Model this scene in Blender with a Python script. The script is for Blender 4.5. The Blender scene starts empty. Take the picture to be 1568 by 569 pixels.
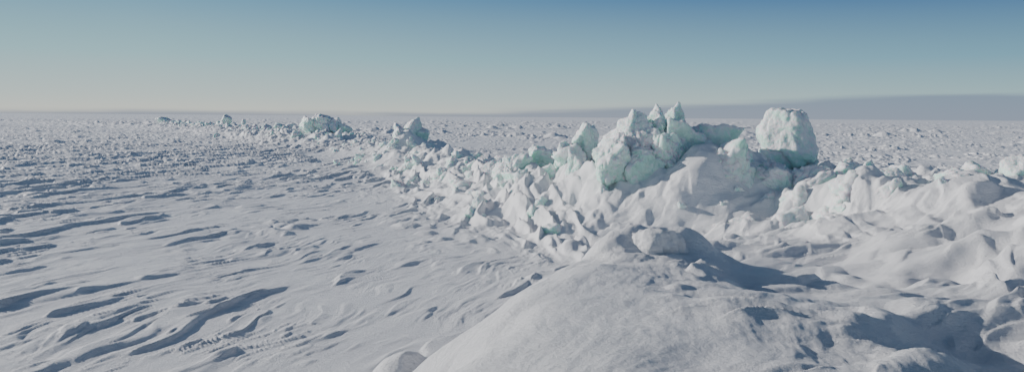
import bpy, bmesh, math, numpy as np
from mathutils import Vector, Matrix
rng=np.random.default_rng(7)
f4=np.float32
# ---------------------------------------------------------------- noise
_tabs={}
def _tab(seed):
    if seed not in _tabs:
        r=np.random.default_rng(seed+1000)
        p=r.permutation(1024).astype(np.int32); a=r.uniform(0,2*np.pi,1024)
        _tabs[seed]=(p,np.cos(a).astype(f4),np.sin(a).astype(f4))
    return _tabs[seed]
def pn(x,y,seed=0):
    p,gx,gy=_tab(seed)
    xi=np.floor(x).astype(np.int32); yi=np.floor(y).astype(np.int32)
    xf=(x-xi).astype(f4); yf=(y-yi).astype(f4)
    u=xf*xf*xf*(xf*(xf*6-15)+10); v=yf*yf*yf*(yf*(yf*6-15)+10)
    def g(ix,iy,dx,dy):
        h=p[(p[ix&1023]+iy)&1023]
        return gx[h]*dx+gy[h]*dy
    a=g(xi,yi,xf,yf); b=g(xi+1,yi,xf-1,yf); c=g(xi,yi+1,xf,yf-1); d=g(xi+1,yi+1,xf-1,yf-1)
    ab=a+u*(b-a); cd=c+u*(d-c)
    return (ab+v*(cd-ab))*1.5
def fbm(x,y,o,seed=0,gain=.5):
    s=0;a=1.;f=1.
    for i in range(o):
        s=s+a*pn(x*f+i*17.3,y*f-i*9.1,seed+i); a*=gain; f*=2.03
    return s
def sst(a,b,x):
    t=np.clip((x-a)/(b-a),0,1); return t*t*(3-2*t)
def smax(a,b,k):
    h=np.clip(.5+.5*(a-b)/k,0,1); return b+(a-b)*h+k*h*(1-h)
def ledge(t,e=.12,q=1.4):
    """wind-cut step: a long ramp that ends in a short steep face"""
    f=t-np.floor(t)
    return np.where(f<1-e,(f/(1-e))**q,(1-f)/e).astype(f4)
def blocks_hf(x,y,cell,seed,steep=2.5,tilt=.5,rmin=.25,rmax=.55,dens=.8):
    """tilted slabs sticking out of a surface"""
    r=np.random.default_rng(seed+5); N=256
    T={k:r.random((N,N)).astype(f4) for k in 'abcdefghi'}
    X=x/cell; Y=y/cell
    xi=np.floor(X).astype(np.int32); yi=np.floor(Y).astype(np.int32)
    out=np.zeros_like(X)
    for dx in (-1,0,1):
        for dy in (-1,0,1):
            ix=(xi+dx); iy=(yi+dy); jx=ix&255; jy=iy&255
            fx=ix+T['a'][jx,jy]; fy=iy+T['b'][jx,jy]
            an=T['c'][jx,jy]*np.pi; c=np.cos(an); s=np.sin(an)
            px=X-fx; py=Y-fy
            u=c*px+s*py; v=-s*px+c*py
            ra=rmin+(rmax-rmin)*T['d'][jx,jy]; rb=ra*(.5+.5*T['e'][jx,jy])
            d=np.maximum(np.abs(u)-ra,np.abs(v)-rb)
            d=np.maximum(d,(np.abs(u)+np.abs(v)-(ra+rb)*.8)*.75)
            H=.2+.8*T['f'][jx,jy]**2
            top=H+tilt*2*((T['g'][jx,jy]-.5)*u+(T['h'][jx,jy]-.5)*v)
            val=np.minimum(top,H*.9-steep*d)
            val=np.where(T['i'][jx,jy]<dens,val,0)
            out=np.maximum(out,val)
    return out.astype(f4)
def poly(x,y,pts,power=2.2):
    best=np.zeros_like(x)
    for (ax,ay,ah,al,ar),(bx,by,bh,bl,br) in zip(pts[:-1],pts[1:]):
        dx=bx-ax; dy=by-ay; L2=dx*dx+dy*dy
        t=np.clip(((x-ax)*dx+(y-ay)*dy)/L2,0,1)
        qx=x-(ax+t*dx); qy=y-(ay+t*dy)
        d=np.sqrt(qx*qx+qy*qy); side=(dx*qy-dy*qx)/math.sqrt(L2)
        m=sst(-1,1,side/np.maximum(d,1e-3))
        w=(ar+t*(br-ar))*(1-m)+(al+t*(bl-al))*m
        best=np.maximum(best,(ah+t*(bh-ah))*np.exp(-(d/w)**power))
    return best
# ---------------------------------------------------------------- land form (metres, camera stands at 0,0 eye 4 m)
CREST=[(14,-6,2.0,5,5),(13.2,4,2.4,5,5),(12.8,10,2.6,4.8,5),(13.0,16,2.35,4.4,4),(12.0,21.5,2.2,3.8,4),(9.7,25.3,2.15,3.6,3.2),(5.8,25.0,2.2,3.6,3.2),
 (3,29,1.6,4.0,3),(0,37,1.05,3.4,3),(-3.2,46,.85,3.4,3),(-7.2,54,1.1,4,4),(-9,66,1.2,5,4),(-15,80,1.0,6,4),(-24,95,1.5,7,5),
 (-40,120,1.1,8,6),(-63,160,1.2,10,8),(-95,200,1.2,12,8),(-180,280,.8,14,10),(-420,420,.7,16,12)]
JAG=[(14,-6,.05,3,4),(12.6,10,.10,3,4),(12.3,15.5,.40,3.0,5),(11.6,20.5,.65,4.2,5),(9.7,24.5,.55,4.8,4),(5.8,24.5,.6,3.4,4),
 (3,28,.8,4.6,4),(0,36,.7,3.4,4),(-3.2,45,.65,3.0,4),(-7.2,54,.5,2.4,5),(-9,66,.8,3.0,6),(-15,80,.8,4.5,7),(-24,95,1.0,6,9),
 (-40,120,.9,7,10),(-63,160,.9,8,12),(-95,200,.9,10,14),(-180,280,.6,12,16),(-420,420,.5,14,20)]
MOUND=[(.2,-4,2.3,2.5,8),(.5,3,2.27,2.6,7.5),(1.0,7.0,2.18,2.5,6),(1.65,9.8,2.08,2.3,2.8),(2.3,10.7,2.02,2.2,2.0)]
MOUND2=[(2.4,10.9,2.0,1.6,2.4),(4.1,10.4,1.75,2,3.2),(5.6,9.0,1.75,2.4,3.6),(7.2,7.2,2.0,3.0,4),(8.5,4.5,2.5,3.4,4)]
SHELF=[(3.5,2,1.2,3,4),(3.5,10,1.15,3.5,4),(5.5,16,1.25,3.5,5),(9,17,1.45,4,5),(10.4,12,1.8,3,5)]
BUMPS=[ # x,y,h,rx,ry,ang
 (1.40,10.65,.30,.50,.5,.2),(4.6,8.0,.20,.9,.45,.5),(3.4,7.0,.14,1.1,.35,.9),(5.8,7.0,.30,.9,.5,.2),(2.5,11.0,.30,.9,.35,.1),
 (3.0,5.4,.12,.9,.32,.9),(6.5,10.6,.28,1.2,.5,.4),(4.7,6.0,.16,.5,.5,0),(7.6,9.2,.3,.9,.7,0),(8.3,11.5,.45,1.4,.6,.5),(9.6,13.2,.45,1.4,.6,.2),
 (5.0,5.0,.20,.6,.35,.6),(6.3,5.6,.30,.8,.45,.6),(-1.55,9.8,.50,.5,.36,.5),(6.9,12.8,.28,1.8,.5,.3),(8.8,15,.35,2.0,.6,.3),(5.0,13.4,.2,1.9,.5,.15),
 (5.7,23.0,.65,1.4,1.1,.3),(6.9,23.8,.55,1.1,.8,.2),(-7.4,52.4,1.15,1.9,1.2,.2),(8.2,20.8,.3,1.5,.8,.6),(3.6,15.6,.18,1.8,.5,.3),
 (11.2,14.5,.40,1.8,.7,.3),(10.8,10.6,.40,1.6,.7,.5),(10.6,17.6,.4,1.6,.8,.3),(-4,41,.5,2.4,6,.2),(-9,48,.35,5,6,.3)]
wa=math.radians(66)
cw,sw=math.cos(wa),math.sin(wa)
extra=[]
def poly_side(x,y):
    best=np.full_like(x,1e9); sg=np.zeros_like(x)
    for a,b in zip(CREST[:-1],CREST[1:]):
        dx=b[0]-a[0];dy=b[1]-a[1];L2=dx*dx+dy*dy
        t=np.clip(((x-a[0])*dx+(y-a[1])*dy)/L2,0,1)
        qx=x-a[0]-t*dx;qy=y-a[1]-t*dy;d=np.sqrt(qx*qx+qy*qy)
        s=-(dx*qy-dy*qx); m=d<best
        best=np.where(m,d,best); sg=np.where(m,np.sign(s),sg)
    return best*sg
def height(x,y):
    x=x.astype(f4); y=y.astype(f4)
    r=np.sqrt(x*x+y*y)
    wx=x+.6*fbm(x/5,y/5,3,11); wy=y+.6*fbm(x/5+7,y/5,3,14)
    z=.16*fbm(x/22,y/30,2,20)*sst(2,14,r)
    z=z+poly(wx,wy,SHELF,2.5)
    cr=poly(wx,wy,CREST,2.6); z=smax(z,cr,.5)
    m=poly(x+.28*fbm(x/2.6,y/2.6,3,30),y+.28*fbm(x/2.6,y/2.6+9,3,34),MOUND,2.8); z=smax(z,m,.25)
    z=smax(z,poly(wx,wy,MOUND2,2.2),.35)
    for bx,by,h,rx,ry,an in BUMPS:
        k=3.2*max(rx,ry)
        sel=np.where((np.abs(x-bx)<k)&(np.abs(y-by)<k))
        if sel[0].size==0: continue
        mx=max(rx,ry)
        xs=x[sel]-bx+.25*fbm(x[sel]/mx,y[sel]/mx,2,40)*mx; ys=y[sel]-by+.25*fbm(x[sel]/mx+5,y[sel]/mx,2,44)*mx
        u=math.cos(an)*xs+math.sin(an)*ys; v=-math.sin(an)*xs+math.cos(an)*ys
        q=np.sqrt((u/rx)**2+(v/ry)**2)
        z[sel]+=h*np.exp(-q**2.4)
    right=poly(x,y,[(6,-4,1,5,6),(7,8,1,5.5,6),(9,18,1,5,6),(6,25,1,4,6),(0,37,1,4,4),(-7,54,1,4,4)],3)
    mound=poly(x,y,[(.6,-4,1,2.6,6),(.9,7,1,2.6,5),(1.8,11,1,2.6,4)],4)
    # sastrugi
    u=cw*wx+sw*wy; v=-sw*wx+cw*wy
    lf=fbm(x/14,y/20,2,50)
    left=sst(-2.5,-17,x+.06*y+4*lf)
    smooth=np.clip(1-right*.8-mound*.97,0.03,1)
    def scarp(n,e=.10): 
        return sst(0,e,n)*(1-.8*np.clip(n*1.1,0,1))
    n1=fbm(u/4.8,v/1.05,3,60,.5); n2=fbm(u/2.4+3,v/.45,3,64,.5); n3=fbm(u/1.1,v/.22+9,4,68,.6)
    k1=sst(.1,.8,fbm(x/7,y/9,3,71)+.75*left-.15+.2*sst(25,50,r)); k2=sst(-.05,.75,fbm(x/4+4,y/5,3,73)+.6*left-.10+.2*sst(25,50,r))
    kk=sst(-.3,.5,fbm(x/1.7,y/2.3,3,78))
    far=.75+.92*sst(18,100,r)
    z+=smooth*far*(.14*k1*scarp(n1-.2,.12)+.065*k2*scarp(n2-.2,.15)+.028*kk*(.25+.75*k2)*scarp(n3-.12,.25))
    lw=ledge(v/1.3+1.1*fbm(u/4,v/2,2,140),.14)*sst(.15,.6,fbm(u/3.6,v/1.1,3,144)+.2*left)
    lw2=ledge(v/.45+1.0*fbm(u/2.2,v/.8,2,146),.22)*sst(.15,.6,fbm(u/2.4,v/.6,3,149)+.15*left)
    z+=smooth*(.07*lw+.024*lw2)
    z+=smooth*(.04*n1*(.25+left)+.015*kk*n3)
    # long drifts on the ridge's skirt and between the mounds
    uu=.93*wx+.36*wy; vv=-.36*wx+.93*wy
    n4=fbm(u/3.5,v/1.0,3,80,.45); n5=fbm(uu/3.4,vv/1.0,4,83,.42)
    rs=np.clip(right+cr*.25,0,1)*(1-mound)
    z+=rs*(.04*scarp(n4-.1,.2)+.05*n4+.08*n5)
    z+=rs*.17*ledge(vv/1.4+1.1*fbm(uu/4,vv/2,2,150),.09)*sst(-.1,.5,fbm(uu/3,vv/1.4,2,153))
    z+=rs*.06*ledge(vv/.5+1.1*fbm(uu/1.6,vv/.9,2,156),.14)*sst(-.1,.5,fbm(uu/2,vv/.9,2,159))
    # snow fins lying along the front of the ridge
    fa=math.radians(104); fu=math.cos(fa)*wx+math.sin(fa)*wy; fv=-math.sin(fa)*wx+math.cos(fa)*wy
    fin=poly(x,y,[(3.6,18.5,1,1.6,1.4),(1.9,23,1,2.4,1.8),(-.8,31,1,3.0,2),(-4.8,44,1,3.4,2)],3)
    fn=fbm(fu/2.8,fv/.8,3,160)
    z+=fin*(.32*ledge(-fv/1.15+.8*fbm(fu/3.5,fv/2,3,163),.18,1.8)*sst(-.3,.4,fn)+.10*fn)
    z+=mound*(.07*fbm(x/1.8,y/1.8,2,84)+.012*fbm(x/.7,y/.7,5,86,.55))
    z+=mound*.016*fbm(u/1.6,v/.5,4,166,.55)
    lee=sst(.5,2.0,x-.05*y)*sst(13,10,y)*sst(0,3,r)
    n7=fbm(uu/1.6+2,vv/.6,4,130,.42)
    z+=lee*(.035*n7+.10*ledge(vv/.95+1.0*fbm(uu/2.8,vv/1.3,3,172),.12)*sst(-.1,.5,fbm(uu/2.4,vv/1.2,3,176)))
    z+=lee*.03*ledge(vv/.33+1.0*fbm(uu/1.2,vv/.5,2,178),.16)*sst(.0,.6,fbm(uu/1.4,vv/.6,3,181))
    ms=sst(2.6,4.2,x-.05*y)*sst(14,11,y)*sst(0,3,r)
    z+=ms*(.07*fbm(x/1.8,y/1.5,3,88)+.12*ledge(vv/1.2+.3+1.0*fbm(uu/3,vv/1.6,2,184),.11)*sst(-.1,.5,fbm(uu/2.6,vv/1.4,2,187)))
    # rubble on the ridge
    jag=poly(wx,wy,JAG,2.6)
    jm=jag*sst(-.6,.3,fbm(x/4,y/4,2,90)+.2)
    jm*=1-.85*np.exp(-(((x-5.9)/1.2)**2+((y-22.6)/1.2)**2)**1.5)
    sel=np.where(jm>.01)
    xs=x[sel];ys=y[sel];j=jm[sel]
    xw=xs+.06*fbm(xs*2,ys*2,2,92); yw=ys+.06*fbm(xs*2,ys*2+5,2,93)
    b=blocks_hf(xw,yw,1.9,100,3.2,1.0); b2=blocks_hf(xw,yw,.8,101,3.0,1.0)*.45; b3=blocks_hf(xw,yw,.36,102,2.5,.9,dens=.5)*.12
    z[sel]+=j*(np.maximum(b*.9,b2)+.25*b2+b3+.14*fbm(xs*1.0,ys*1.0,3,95))
    # rubble field beyond the ridge and patches on the plain
    beyond=sst(-2,4,poly_side(x,y))
    pat=fbm(x/12,y/18,3,110); pat2=fbm(x/60,y/60,2,116)
    lines=np.clip(1-np.abs(fbm(x/130,y/75,3,118))*9,0,1)*sst(90,160,r)
    rub=beyond*sst(-.35,.6,pat+.4*pat2)*(.75+.3*sst(60,160,r)) + (1-beyond)*smooth*(1-mound)*sst(17,28,r)*sst(.34,.74,pat+.15*left+.12*sst(40,120,r)+.3*pat2)*.6
    rub=rub*(1-.5*sst(.2,.8,jag))+lines*(.3+.8*beyond)
    rub*=sst(10,18,r)
    z+=.3*lines*(.3+.7*beyond)*(r<2500)
    sel=np.where((rub>.02)&(r<2500)); xs=x[sel];ys=y[sel]
    c=blocks_hf(xs+.12*pn(xs*2,ys*2,112),ys,.7,120,2.0,.8,.15,.45,.5)*.34
    c=np.maximum(c,blocks_hf(xs,ys,2.9,121,1.6,.6,.12,.34,.3)*.7*sst(30,80,r[sel]))
    z[sel]+=rub[sel]*c
    for (ex,ey,eh,er) in extra:
        sel=np.where((np.abs(x-ex)<3*er)&(np.abs(y-ey)<3*er))
        if sel[0].size: 
            d2=((x[sel]-ex)**2+(y[sel]-ey)**2)/(er*er); z[sel]+=eh*np.exp(-d2)
    return z
# ---------------------------------------------------------------- materials
def nd(nt,t,**k):
    n=nt.nodes.new(t)
    for a,b in k.items(): setattr(n,a,b)
    return n
def snow_mat():
    m=bpy.data.materials.new("wind_packed_snow"); m.use_nodes=True; nt=m.node_tree; L=nt.links.new
    bs=nt.nodes["Principled BSDF"]
    tc=nd(nt,"ShaderNodeTexCoord")
    n1=nd(nt,"ShaderNodeTexNoise"); n1.inputs["Scale"].default_value=.6; n1.inputs["Detail"].default_value=6
    L(tc.outputs["Object"],n1.inputs["Vector"])
    cr=nd(nt,"ShaderNodeValToRGB"); cr.color_ramp.elements[0].position=.3; cr.color_ramp.elements[1].position=.7
    cr.color_ramp.elements[0].color=(.88,.865,.885,1); cr.color_ramp.elements[1].color=(.96,.945,.95,1)
    L(n1.outputs["Fac"],cr.inputs["Fac"]); L(cr.outputs["Color"],bs.inputs["Base Color"])
    bs.inputs["Roughness"].default_value=.48; bs.inputs["Specular IOR Level"].default_value=.45
    mp=nd(nt,"ShaderNodeMapping"); mp.inputs["Rotation"].default_value=(0,0,-wa); mp.inputs["Scale"].default_value=(1.2,4.5,3)
    L(tc.outputs["Object"],mp.inputs["Vector"])
    n2=nd(nt,"ShaderNodeTexNoise"); n2.inputs["Scale"].default_value=1.6; n2.inputs["Detail"].default_value=9; n2.inputs["Roughness"].default_value=.70
    L(mp.outputs["Vector"],n2.inputs["Vector"])
    n3=nd(nt,"ShaderNodeTexNoise"); n3.inputs["Scale"].default_value=30; n3.inputs["Detail"].default_value=5; n3.inputs["Roughness"].default_value=.75
    L(tc.outputs["Object"],n3.inputs["Vector"])
    b1=nd(nt,"ShaderNodeBump"); b1.inputs["Strength"].default_value=1; b1.inputs["Distance"].default_value=.06
    b2=nd(nt,"ShaderNodeBump"); b2.inputs["Strength"].default_value=1; b2.inputs["Distance"].default_value=.024
    L(n2.outputs["Fac"],b1.inputs["Height"]); L(n3.outputs["Fac"],b2.inputs["Height"]); L(b1.outputs["Normal"],b2.inputs["Normal"])
    L(b2.outputs["Normal"],bs.inputs["Normal"])
    return m
def ice_mat():
    m=bpy.data.materials.new("sea_ice_with_snow"); m.use_nodes=True; nt=m.node_tree; L=nt.links.new
    bs=nt.nodes["Principled BSDF"]
    tc=nd(nt,"ShaderNodeTexCoord"); geo=nd(nt,"ShaderNodeNewGeometry"); sp=nd(nt,"ShaderNodeSeparateXYZ")
    L(geo.outputs["Normal"],sp.inputs[0])
    n1=nd(nt,"ShaderNodeTexNoise"); n1.inputs["Scale"].default_value=1.6; n1.inputs["Detail"].default_value=7; n1.inputs["Roughness"].default_value=.6
    L(tc.outputs["Object"],n1.inputs["Vector"])
    ma=nd(nt,"ShaderNodeMath",operation='MULTIPLY_ADD'); ma.inputs[1].default_value=2.4; ma.inputs[2].default_value=-1.1
    L(n1.outputs["Fac"],ma.inputs[0])
    ad=nd(nt,"ShaderNodeMath",operation='ADD'); L(ma.outputs[0],ad.inputs[0]); L(sp.outputs["Z"],ad.inputs[1])
    mr=nd(nt,"ShaderNodeMapRange"); mr.inputs[1].default_value=.08; mr.inputs[2].default_value=.52
    L(ad.outputs[0],mr.inputs[0])
    cr=nd(nt,"ShaderNodeValToRGB")
    cr.color_ramp.elements[0].position=.38; cr.color_ramp.elements[0].color=(.60,.87,.76,1)
    cr.color_ramp.elements[1].position=.66; cr.color_ramp.elements[1].color=(.79,.92,.87,1)
    n4=nd(nt,"ShaderNodeTexNoise"); n4.inputs["Scale"].default_value=.9; n4.inputs["Detail"].default_value=3
    L(tc.outputs["Object"],n4.inputs["Vector"]); L(n4.outputs["Fac"],cr.inputs["Fac"])
    mx=nd(nt,"ShaderNodeMix",data_type='RGBA'); L(mr.outputs[0],mx.inputs[0]); L(cr.outputs["Color"],mx.inputs[6]); mx.inputs[7].default_value=(.93,.925,.935,1)
    L(mx.outputs[2],bs.inputs["Base Color"])
    rr=nd(nt,"ShaderNodeMapRange"); rr.inputs[3].default_value=.26; rr.inputs[4].default_value=.55; L(mr.outputs[0],rr.inputs[0]); L(rr.outputs[0],bs.inputs["Roughness"])
    bs.inputs["Subsurface Weight"].default_value=.6; bs.inputs["Subsurface Radius"].default_value=(.5,1.0,.85); bs.inputs["Subsurface Scale"].default_value=.16
    n3=nd(nt,"ShaderNodeTexNoise"); n3.inputs["Scale"].default_value=4; n3.inputs["Detail"].default_value=10; n3.inputs["Roughness"].default_value=.66
    L(tc.outputs["Object"],n3.inputs["Vector"])
    b=nd(nt,"ShaderNodeBump"); b.inputs["Strength"].default_value=1; b.inputs["Distance"].default_value=.13
    L(n3.outputs["Fac"],b.inputs["Height"]); L(b.outputs["Normal"],bs.inputs["Normal"])
    return m
SNOW=snow_mat(); ICE=ice_mat()
def mesh_obj(name,V,F,mat,k):
    me=bpy.data.meshes.new(name)
    me.vertices.add(len(V)); me.vertices.foreach_set("co",V.astype(f4).ravel())
    n=len(F); me.loops.add(n*k); me.loops.foreach_set("vertex_index",F.astype(np.int32).ravel())
    me.polygons.add(n); me.polygons.foreach_set("loop_start",np.arange(0,n*k,k,dtype=np.int32))
    me.polygons.foreach_set("loop_total",np.full(n,k,np.int32))
    me.polygons.foreach_set("use_smooth",np.ones(n,bool))
    me.update(calc_edges=True); me.validate()
    o=bpy.data.objects.new(name,me); bpy.context.scene.collection.objects.link(o); me.materials.append(mat); return o
# ---------------------------------------------------------------- ice blocks
_ico={}
def ico(s):
    if s not in _ico:
        bm=bmesh.new(); bmesh.ops.create_icosphere(bm,subdivisions=s,radius=1)
        bm.verts.ensure_lookup_table()
        V=np.array([v.co[:] for v in bm.verts]); F=np.array([[v.index for v in f.verts] for f in bm.faces]); bm.free()
        _ico[s]=(V,F)
    return _ico[s]
def n3d(P,s,seed):
    x,y,z=(P*s).T
    return (pn(x+.3*z,y-.2*z+seed*3.1,seed)+pn(y+31,z+.3*x,seed+1)+pn(z-17,x-.3*y,seed+2))/1.7
def block(size,yaw,tilt,seed,sub=4,n=9,p=16,rough=.06,taper=0.,box=(.75,1.),pyr=0.):
    r=np.random.default_rng(seed); D,F=ico(sub)
    N=[(1,0,pyr),(-1,0,pyr),(0,1,pyr),(0,-1,pyr),(0,0,1),(0,0,-1)]
    N=[np.array(q,float)+r.normal(0,.18,3) for q in N]; d=[r.uniform(*box) for _ in N]
    if pyr>0: d=[q*(1-.35*pyr) for q in d[:4]]+[1.25,.9]
    for _ in range(n):
        N.append(r.normal(0,1,3)); d.append(r.uniform(.78,1.08))
    acc=np.zeros(len(D))
    for q,dd in zip(N,d):
        q=q/np.linalg.norm(q); acc+=np.maximum(0,D@q/dd)**p
    P=D*(acc**(-1/p))[:,None]
    disp=rough*(n3d(P,1.3,seed%50)*1.2+.9*n3d(P,2.9,seed%50+3)+.5*n3d(P,6.5,seed%50+6)+.3*n3d(P,14,seed%50+9))
    disp-= rough*3.2*np.maximum(0,.25-np.abs(n3d(P,1.5,seed%40+9)))
    P=P*(1+disp)[:,None]
    P[:,0]*=1-taper*P[:,2]; P[:,1]*=1-taper*P[:,2]
    P=P*np.array(size)
    R=(Matrix.Rotation(yaw,3,'Z')@Matrix.Rotation(tilt[0],3,'X')@Matrix.Rotation(tilt[1],3,'Y'))
    P=P@np.array(R).T
    return P,F
def place(name,specs,mat=ICE):
    Vs=[];Fs=[];o=0
    for (c,size,yaw,tilt,seed,sub,kw) in specs:
        P,F=block(size,yaw,tilt,seed,sub,**kw); Vs.append(P+np.array(c)); Fs.append(F+o); o+=len(P)
    return mesh_obj(name,np.concatenate(Vs),np.concatenate(Fs),mat,3)
place("ice_boulder",[((9.80,26,3.30),(1.12,1.1,1.12),.6,(.03,.06),3,6,dict(n=26,p=13,rough=.06,taper=.15,box=(.98,1.1))),
  ((9.3,25.6,2.5),(.6,.6,.5),1.1,(.1,.1),4,5,dict(p=10,rough=.06))])
place("snow_block",[((2.05,10.65,2.06),(.44,.34,.30),.30,(-.05,.10),57,5,dict(n=9,p=9,rough=.09,box=(.9,1.0)))],SNOW)
PK=dict(rough=.11,pyr=.7,p=20)
PB=dict(rough=.11,p=18,n=8)
keys=[
 [((4.05,24.7,3.30),(.66,.85,1.05),.3,(.1,.25),11,6,PK),((3.4,24.2,2.75),(.75,.7,.85),.9,(.2,.3),12,6,PK),((4.2,23.9,2.4),(.7,.5,.75),.2,(.2,.5),41,5,PB)],
 [((4.95,25,3.25),(.8,.75,1.08),1.0,(.1,-.15),13,6,PK),((5.0,24.2,2.7),(.7,.55,.75),.2,(.3,.1),14,6,PB)],
 [((5.65,25.4,3.60),(.62,.5,.72),.7,(.1,.1),15,5,dict(rough=.11,pyr=.3,p=16)),((5.9,25.0,3.0),(.95,.8,.85),.3,(.1,.25),16,6,PB)],
 [((6.8,25.3,3.05),(.9,.65,.75),.2,(.1,.35),17,5,PB),((7.6,25.2,2.65),(.6,.5,.55),.2,(.1,.2),42,5,PK)],
 [((2.95,29,3.05),(.6,.5,.80),.5,(.1,.3),18,5,dict(rough=.10,pyr=.3,p=16)),((2.2,28.6,2.4),(.6,.6,.6),1.5,(.3,.3),19,5,PB),((3.7,28.6,2.4),(.7,.6,.6),.5,(.3,.1),20,5,PK)],
 [((-9.0,67,3.0),(.85,.8,1.0),.3,(.2,.2),21,4,PK),((-9.9,66.6,2.3),(.9,.8,.7),.8,(.2,.4),22,4,PB),((-8.2,67,2.3),(.7,.7,.7),.8,(.2,.4),23,4,PB)],
 [((-24.5,95,3.2),(1.5,1.2,1.1),.3,(.2,.3),24,5,PB),((-22.8,94.5,2.9),(1.1,1.2,1.1),.9,(.3,.2),25,4,PK),((-26.3,95,2.6),(1.1,1.2,.9),.9,(.3,.2),26,4,PB),((-21.6,94,2.2),(1.0,1.2,.8),.9,(.3,.5),27,4,PB),((-23.7,94,2.2),(.8,.9,.8),.9,(.3,.5),43,4,PB)],
 [((-62.5,160,2.9),(1.2,1.2,1.1),.3,(.2,.2),28,4,PB)],
 [((-95,200,2.3),(2.2,1.4,.9),.3,(.2,.2),30,4,PB)],
 [((12.6,20,2.5),(.45,.4,.35),.3,(.2,.2),33,4,PB),((11.9,19.6,2.4),(.5,.4,.35),1.3,(.2,.2),34,4,PB)],
 [((7.3,23.2,2.0),(.75,.45,.75),.5,(.2,.4),61,5,PB),((8.3,23.0,1.9),(.8,.5,.7),-.3,(.3,.3),62,5,PK),((9.3,22.8,1.9),(.7,.5,.6),.2,(.2,-.4),63,5,PB)],
 [((10.6,22.8,2.2),(.8,.5,.5),.3,(.3,.3),64,5,PB),((11.3,21.5,2.1),(.7,.5,.5),.9,(.2,.4),65,5,PK)],
 [((2.6,26.2,1.6),(.9,.5,.8),.4,(.2,.5),66,5,PB),((1.4,28.6,1.5),(.8,.6,.8),-.4,(.3,.3),67,5,PK),((3.3,24.6,1.5),(.7,.5,.7),.9,(.3,.6),68,5,PB)],
 [((.2,32,1.5),(.8,.6,.85),.4,(.2,.5),69,5,PB),((-1.0,34.5,1.3),(.9,.6,.8),1.2,(.3,.4),70,4,PK),((1.4,33,2.0),(.8,.6,.7),.2,(.2,.2),71,5,PB)],
]
for sp in keys: place("ice_block",sp)
specs=[]
CR=np.array([(c[0],c[1]) for c in CREST[3:17]],float)
seg=np.linalg.norm(np.diff(CR,axis=0),axis=1)
cum=np.concatenate([[0],np.cumsum(seg)])
def on_crest(s): return np.interp(s,cum,CR[:,0]),np.interp(s,cum,CR[:,1])
cand=[]
for i in range(280): cand.append((rng.uniform(2,46),rng.uniform(.18,.42)+.45*rng.random()**2,rng.normal(-1.5,1.8)))
for i in range(190): cand.append((44+rng.random()**1.3*60,rng.uniform(.20,.45)+.45*rng.random()**3,rng.normal(-.3,2.0)))
for i in range(170): cand.append((rng.uniform(100,cum[-1]),rng.uniform(.35,.75)+.5*rng.random()**3,rng.normal(0,3)))
XY=[]
for s,sz,off in cand:
    x,y=on_crest(s); x2,y2=on_crest(s+.5); dx,dy=x2-x,y2-y; l=math.hypot(dx,dy) or 1
    XY.append((x+dy/l*off,y-dx/l*off))
XY=np.array(XY,f4); Z=height(XY[:,0],XY[:,1])
for i,((s,sz,off),(x,y),z) in enumerate(zip(cand,XY,Z)):
    d=math.hypot(x,y); pk=rng.random()<.5
    if math.hypot(x-9.5,y-24.5)<1.8: sz*=.5
    if math.hypot(x-5.9,y-22.4)<1.3: sz*=.4
    if d<21: sz*=.6
    specs.append(((x,y,z+sz*rng.uniform(-.4,.2)),(sz,sz*rng.uniform(.4,.9),sz*rng.uniform(.5,1.1)),rng.uniform(0,6.28),(rng.normal(0,.45),rng.normal(0,.45)),200+i,4 if d<60 else 3,dict(n=7,p=rng.uniform(12,20),rough=.11,pyr=.6*pk)))
    if d<70 and i%2==0: extra.append((x+.4*sz,y,sz*.45,sz*1.3))
place("pressure_ridge_ice_rubble",specs)
# ---------------------------------------------------------------- ground sheet
az=np.concatenate([np.linspace(-180,-48,60,endpoint=False),np.linspace(-48,48,1350,endpoint=False),np.linspace(48,180,60,endpoint=False)])
az=np.radians(az)
def lg(a,b,s): return np.exp(np.arange(math.log(a),math.log(b),s))
rad=np.concatenate([lg(1.0,4,.02),lg(4,18,.0036),lg(18,50,.0026),lg(50,100,.004),lg(100,600,.0065),lg(600,25000,.02)])
A,R=np.meshgrid(az,rad)
X=(R*np.sin(A)).ravel().astype(f4); Y=(R*np.cos(A)).ravel().astype(f4)
Zt=np.concatenate([height(X[i:i+400000],Y[i:i+400000]) for i in range(0,len(X),400000)])
na=len(az); nr=len(rad)
i0=np.arange(nr-1)[:,None]*na; j=np.arange(na)[None,:]; j1=(j+1)%na
F=np.stack([i0+j,i0+j1,i0+na+j1,i0+na+j],-1).reshape(-1,4)[:,::-1]
V=np.stack([X,Y,Zt],-1)
g=mesh_obj("snow_covered_sea_ice_ground",V,F,SNOW,4)
# ---------------------------------------------------------------- light
az_s=math.radians(72); el=math.radians(18)
sd=Vector((-math.cos(el)*math.sin(az_s),math.cos(el)*math.cos(az_s),math.sin(el)))
sun=bpy.data.lights.new("sun","SUN"); sun.energy=5.0; sun.angle=math.radians(.5); sun.color=(1,.97,.93)
so=bpy.data.objects.new("sun",sun); so.rotation_euler=sd.to_track_quat('Z','Y').to_euler(); bpy.context.scene.collection.objects.link(so)
w=bpy.data.worlds.new("World"); bpy.context.scene.world=w; w.use_nodes=True; nt=w.node_tree; L=nt.links.new
bg=nt.nodes["Background"]; sky=nd(nt,"ShaderNodeTexSky",sky_type='NISHITA'); sky.sun_disc=False
sky.sun_elevation=el; sky.sun_rotation=-az_s; sky.ozone_density=2.2; sky.air_density=1; sky.dust_density=.8
STR=.075
tc=nd(nt,"ShaderNodeTexCoord"); sp=nd(nt,"ShaderNodeSeparateXYZ"); L(tc.outputs["Generated"],sp.inputs[0])
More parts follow.
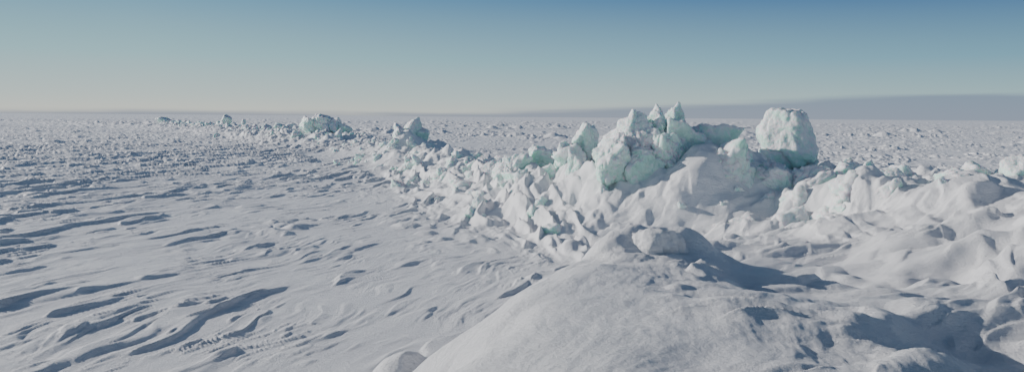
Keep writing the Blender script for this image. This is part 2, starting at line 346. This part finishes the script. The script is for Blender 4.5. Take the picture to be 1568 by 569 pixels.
def srgb(c): return tuple([((v/255+.055)/1.055)**2.4 if v>10 else v/255/12.92 for v in c])+(1,)
def ramp(src,stops):
    r=nd(nt,"ShaderNodeValToRGB"); e=r.color_ramp.elements
    while len(e)<len(stops): e.new(.5)
    for q,(p,c) in zip(e,stops): q.position=p; q.color=c
    L(src,r.inputs[0]); return r.outputs[0]
zs=nd(nt,"ShaderNodeMath",operation='MULTIPLY'); L(sp.outputs["Z"],zs.inputs[0]); zs.inputs[1].default_value=4
gL=ramp(zs.outputs[0],[(0,srgb((230,230,220))),(.10,srgb((208,223,220))),(.30,srgb((168,210,218))),(.62,srgb((114,168,200))),(1,srgb((78,130,180)))])
gR=ramp(zs.outputs[0],[(0,srgb((200,210,210))),(.10,srgb((174,204,208))),(.30,srgb((126,176,198))),(.62,srgb((72,114,166))),(1,srgb((58,92,150)))])
ax=nd(nt,"ShaderNodeMapRange"); ax.inputs[1].default_value=-.45; ax.inputs[2].default_value=.6; L(sp.outputs["X"],ax.inputs[0])
mg=nd(nt,"ShaderNodeMix",data_type='RGBA'); L(ax.outputs[0],mg.inputs[0]); L(gL,mg.inputs[6]); L(gR,mg.inputs[7])
# distant bank of haze low over the ice to the right
mp=nd(nt,"ShaderNodeMapping"); mp.inputs["Scale"].default_value=(3,3,60); L(tc.outputs["Generated"],mp.inputs[0])
nz=nd(nt,"ShaderNodeTexNoise"); nz.inputs["Scale"].default_value=1.2; nz.inputs["Detail"].default_value=4; L(mp.outputs[0],nz.inputs[0])
top=nd(nt,"ShaderNodeMapRange"); top.inputs[1].default_value=-.10; top.inputs[2].default_value=.55; top.inputs[3].default_value=.004; top.inputs[4].default_value=.032; L(sp.outputs["X"],top.inputs[0])
nn=nd(nt,"ShaderNodeMath",operation='MULTIPLY_ADD'); L(nz.outputs[0],nn.inputs[0]); nn.inputs[1].default_value=.02; nn.inputs[2].default_value=-.010
t2=nd(nt,"ShaderNodeMath",operation='ADD'); L(top.outputs[0],t2.inputs[0]); L(nn.outputs[0],t2.inputs[1])
df=nd(nt,"ShaderNodeMath",operation='SUBTRACT'); L(t2.outputs[0],df.inputs[0]); L(sp.outputs["Z"],df.inputs[1])
bk=nd(nt,"ShaderNodeMapRange"); bk.interpolation_type='SMOOTHSTEP'; bk.inputs[1].default_value=-.004; bk.inputs[2].default_value=.006; bk.inputs[4].default_value=.75; L(df.outputs[0],bk.inputs[0])
mb=nd(nt,"ShaderNodeMix",data_type='RGBA'); L(bk.outputs[0],mb.inputs[0]); L(mg.outputs[2],mb.inputs[6]); mb.inputs[7].default_value=srgb((130,144,172))
sc=nd(nt,"ShaderNodeVectorMath",operation='SCALE'); L(mb.outputs[2],sc.inputs[0]); sc.inputs["Scale"].default_value=1/STR
fz=nd(nt,"ShaderNodeMapRange"); fz.inputs[1].default_value=.17; fz.inputs[2].default_value=.30; fz.inputs[3].default_value=1; fz.inputs[4].default_value=0; L(sp.outputs["Z"],fz.inputs[0])
mf=nd(nt,"ShaderNodeMix",data_type='RGBA'); L(fz.outputs[0],mf.inputs[0]); L(sky.outputs[0],mf.inputs[6]); L(sc.outputs[0],mf.inputs[7])
L(mf.outputs[2],bg.inputs[0]); bg.inputs[1].default_value=STR
# ---------------------------------------------------------------- camera
cam=bpy.data.cameras.new("camera"); co=bpy.data.objects.new("camera",cam); bpy.context.scene.collection.objects.link(co)
cam.sensor_width=36; cam.lens=18/math.tan(math.radians(35)); cam.shift_y=-.0673; cam.clip_end=60000; cam.clip_start=.1
M=Matrix.Translation((0,0,4))@Matrix.Rotation(math.radians(90),4,'X')@Matrix.Rotation(math.radians(.44),4,'Z')
co.matrix_world=M; bpy.context.scene.camera=co
